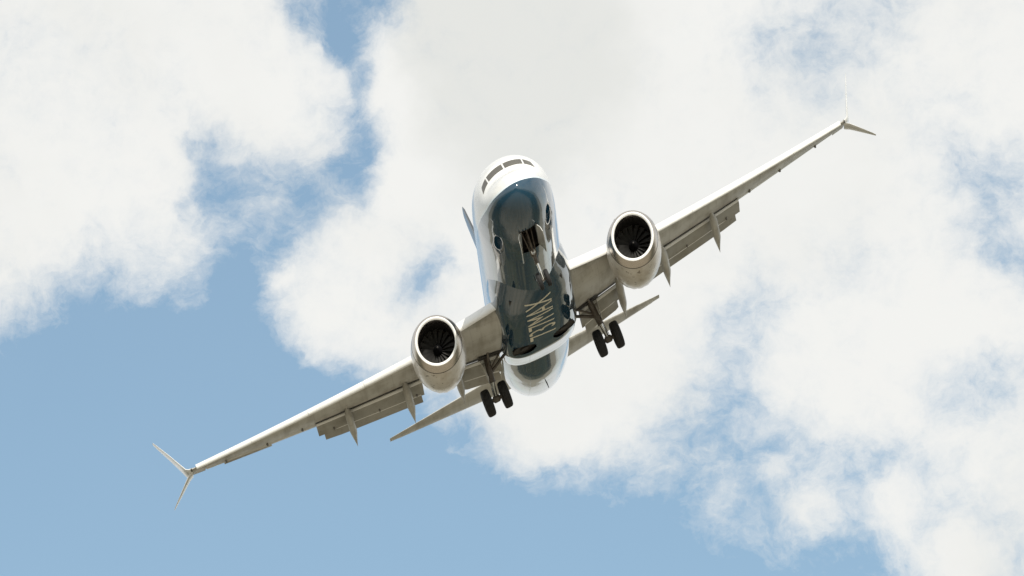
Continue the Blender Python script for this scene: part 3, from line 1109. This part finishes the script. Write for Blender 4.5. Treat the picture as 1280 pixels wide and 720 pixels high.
for sgn in (1, -1):
    g = Mesh()
    A = np.array([sgn * 2.62, 18.75, -1.2])
    Bp = np.array([sgn * 2.86, 19.2, -2.99])
    mid = A + (Bp - A) * .62
    g.tube(A, mid, .15, .14, 16)
    g.tube(mid, mid + (Bp - A) * .02, .165, .165, 16)
    g.tube(mid, Bp, .095, .095, 14, 1)
    g.tube(Bp - (.45, 0, 0), Bp + (.45, 0, 0), .085, .085, 14)
    g.lathe(Bp, (1, 0, 0), [(-.16, .12), (-.1, .15), (.1, .15), (.16, .12)], 16)
    g.tube(A + (Bp - A) * .45, (sgn * 1.55, 18.9, -1.45), .075, .06)                # side brace
    g.tube(A + (Bp - A) * .45 + (0, 0, .1), (sgn * 1.7, 18.3, -1.35), .045, .045)
    g.tube(A + (Bp - A) * .30, (sgn * 2.5, 17.6, -1.30), .06, .05)                  # drag strut
    # torque links
    k = A + (Bp - A) * .82 + np.array([0, .42, .1])
    g.tube(mid + (0, .1, 0), k, .045, .04)
    g.tube(k, Bp + (0, .1, .05), .04, .045)
    for q in (-.07, .07):
        g.tube(A + (q, -.13, 0), Bp + (q * 1.4, -.11, .15), .016, .016, 6)          # brake lines
    g.box(A + (Bp - A) * .52 + (0, -.16, 0), (.08, 0, 0), (0, .05, 0), (0, 0, .12))
    gear = g.build('main_landing_gear', [M['strut'], M['chrome']], root, sharp=40)
    for q in (-.43, .43):
        wheel(Bp + (q, 0, 0), .565, .40, gear, q)
    d = Mesh()
    d.box(A + (Bp - A) * .33 + (sgn * .24, .0, .05), (.012, 0, .0), (0, .34, .0), (sgn * .05, .08, .48))
    d.box(A + (Bp - A) * .33 + (sgn * .16, .0, .05), (.07, 0, .0), (0, .03, .0), (0, 0, .03))
    d.build('gear_door', M['pale'], gear, smooth=False)
    # open recess in the wing underside around the leg
    b = Mesh()
    xm = 2.45
    zz = lower(xm, .66) - .012
    b.box((sgn * xm, 18.35, zz), (.62, 0, sgn * .06), (0, .22, .015), (0, 0, .008))
    b.build('leg_recess', M['dark'], gear, smooth=False)

g = Mesh()
A = np.array([0, 4.95, -1.35])
Bp = np.array([0, 5.05, -3.28])
mid = A + (Bp - A) * .62
g.tube(A, mid, .10, .095)
g.tube(mid, mid + (Bp - A) * .03, .115, .115)
g.tube(mid, Bp, .06, .06, 14, 1)
g.tube(Bp - (.26, 0, 0), Bp + (.26, 0, 0), .05, .05)
k = A + (Bp - A) * .84 + np.array([0, .26, .05])
g.tube(mid + (0, .06, 0), k, .035, .03)
g.tube(k, Bp + (0, .06, .03), .03, .035)
g.tube(A + (Bp - A) * .5, (0, 3.9, -1.4), .05, .045)
for q in (-.1, .1):
    g.tube(A + (Bp - A) * .48 + (q, 0, 0), (q * 2.4, 4.0, -1.38), .028)
ng = g.build('nose_landing_gear', [M['strut'], M['chrome']], root, sharp=40)
for q in (-.19, .19):
    wheel(Bp + (q, 0, 0), .345, .19, ng, q)
for sgn in (1, -1):
    d = Mesh()
    rg = []
    for y in np.linspace(NWELL[0] + .05, NWELL[1] - .05, 10):
        zt = surf_z(.36, y)
        h = .46 * (1 if .05 < (y - NWELL[0]) / 2.4 < .95 else .8)
        rg.append([(sgn * .375, y, zt + .03), (sgn * .40, y, zt + .03), (sgn * (.40 + .14), y, zt - h * .5), (sgn * (.40 + .17), y, zt - h), (sgn * (.375 + .17), y, zt - h), (sgn * (.375 + .14), y, zt - h * .5)])
    d.loft(rg)
    d.build('gear_door', M['white'], ng, sharp=30)
l_ = Mesh()
l_.lathe(A + (Bp - A) * .42 + (0, -.13, 0), (0, -1, -.1), [(0, .06), (.05, .10), (.10, .115), (.11, .10), (.09, .02)], 18)
l_.build('taxi_light', M['chrome'], ng)
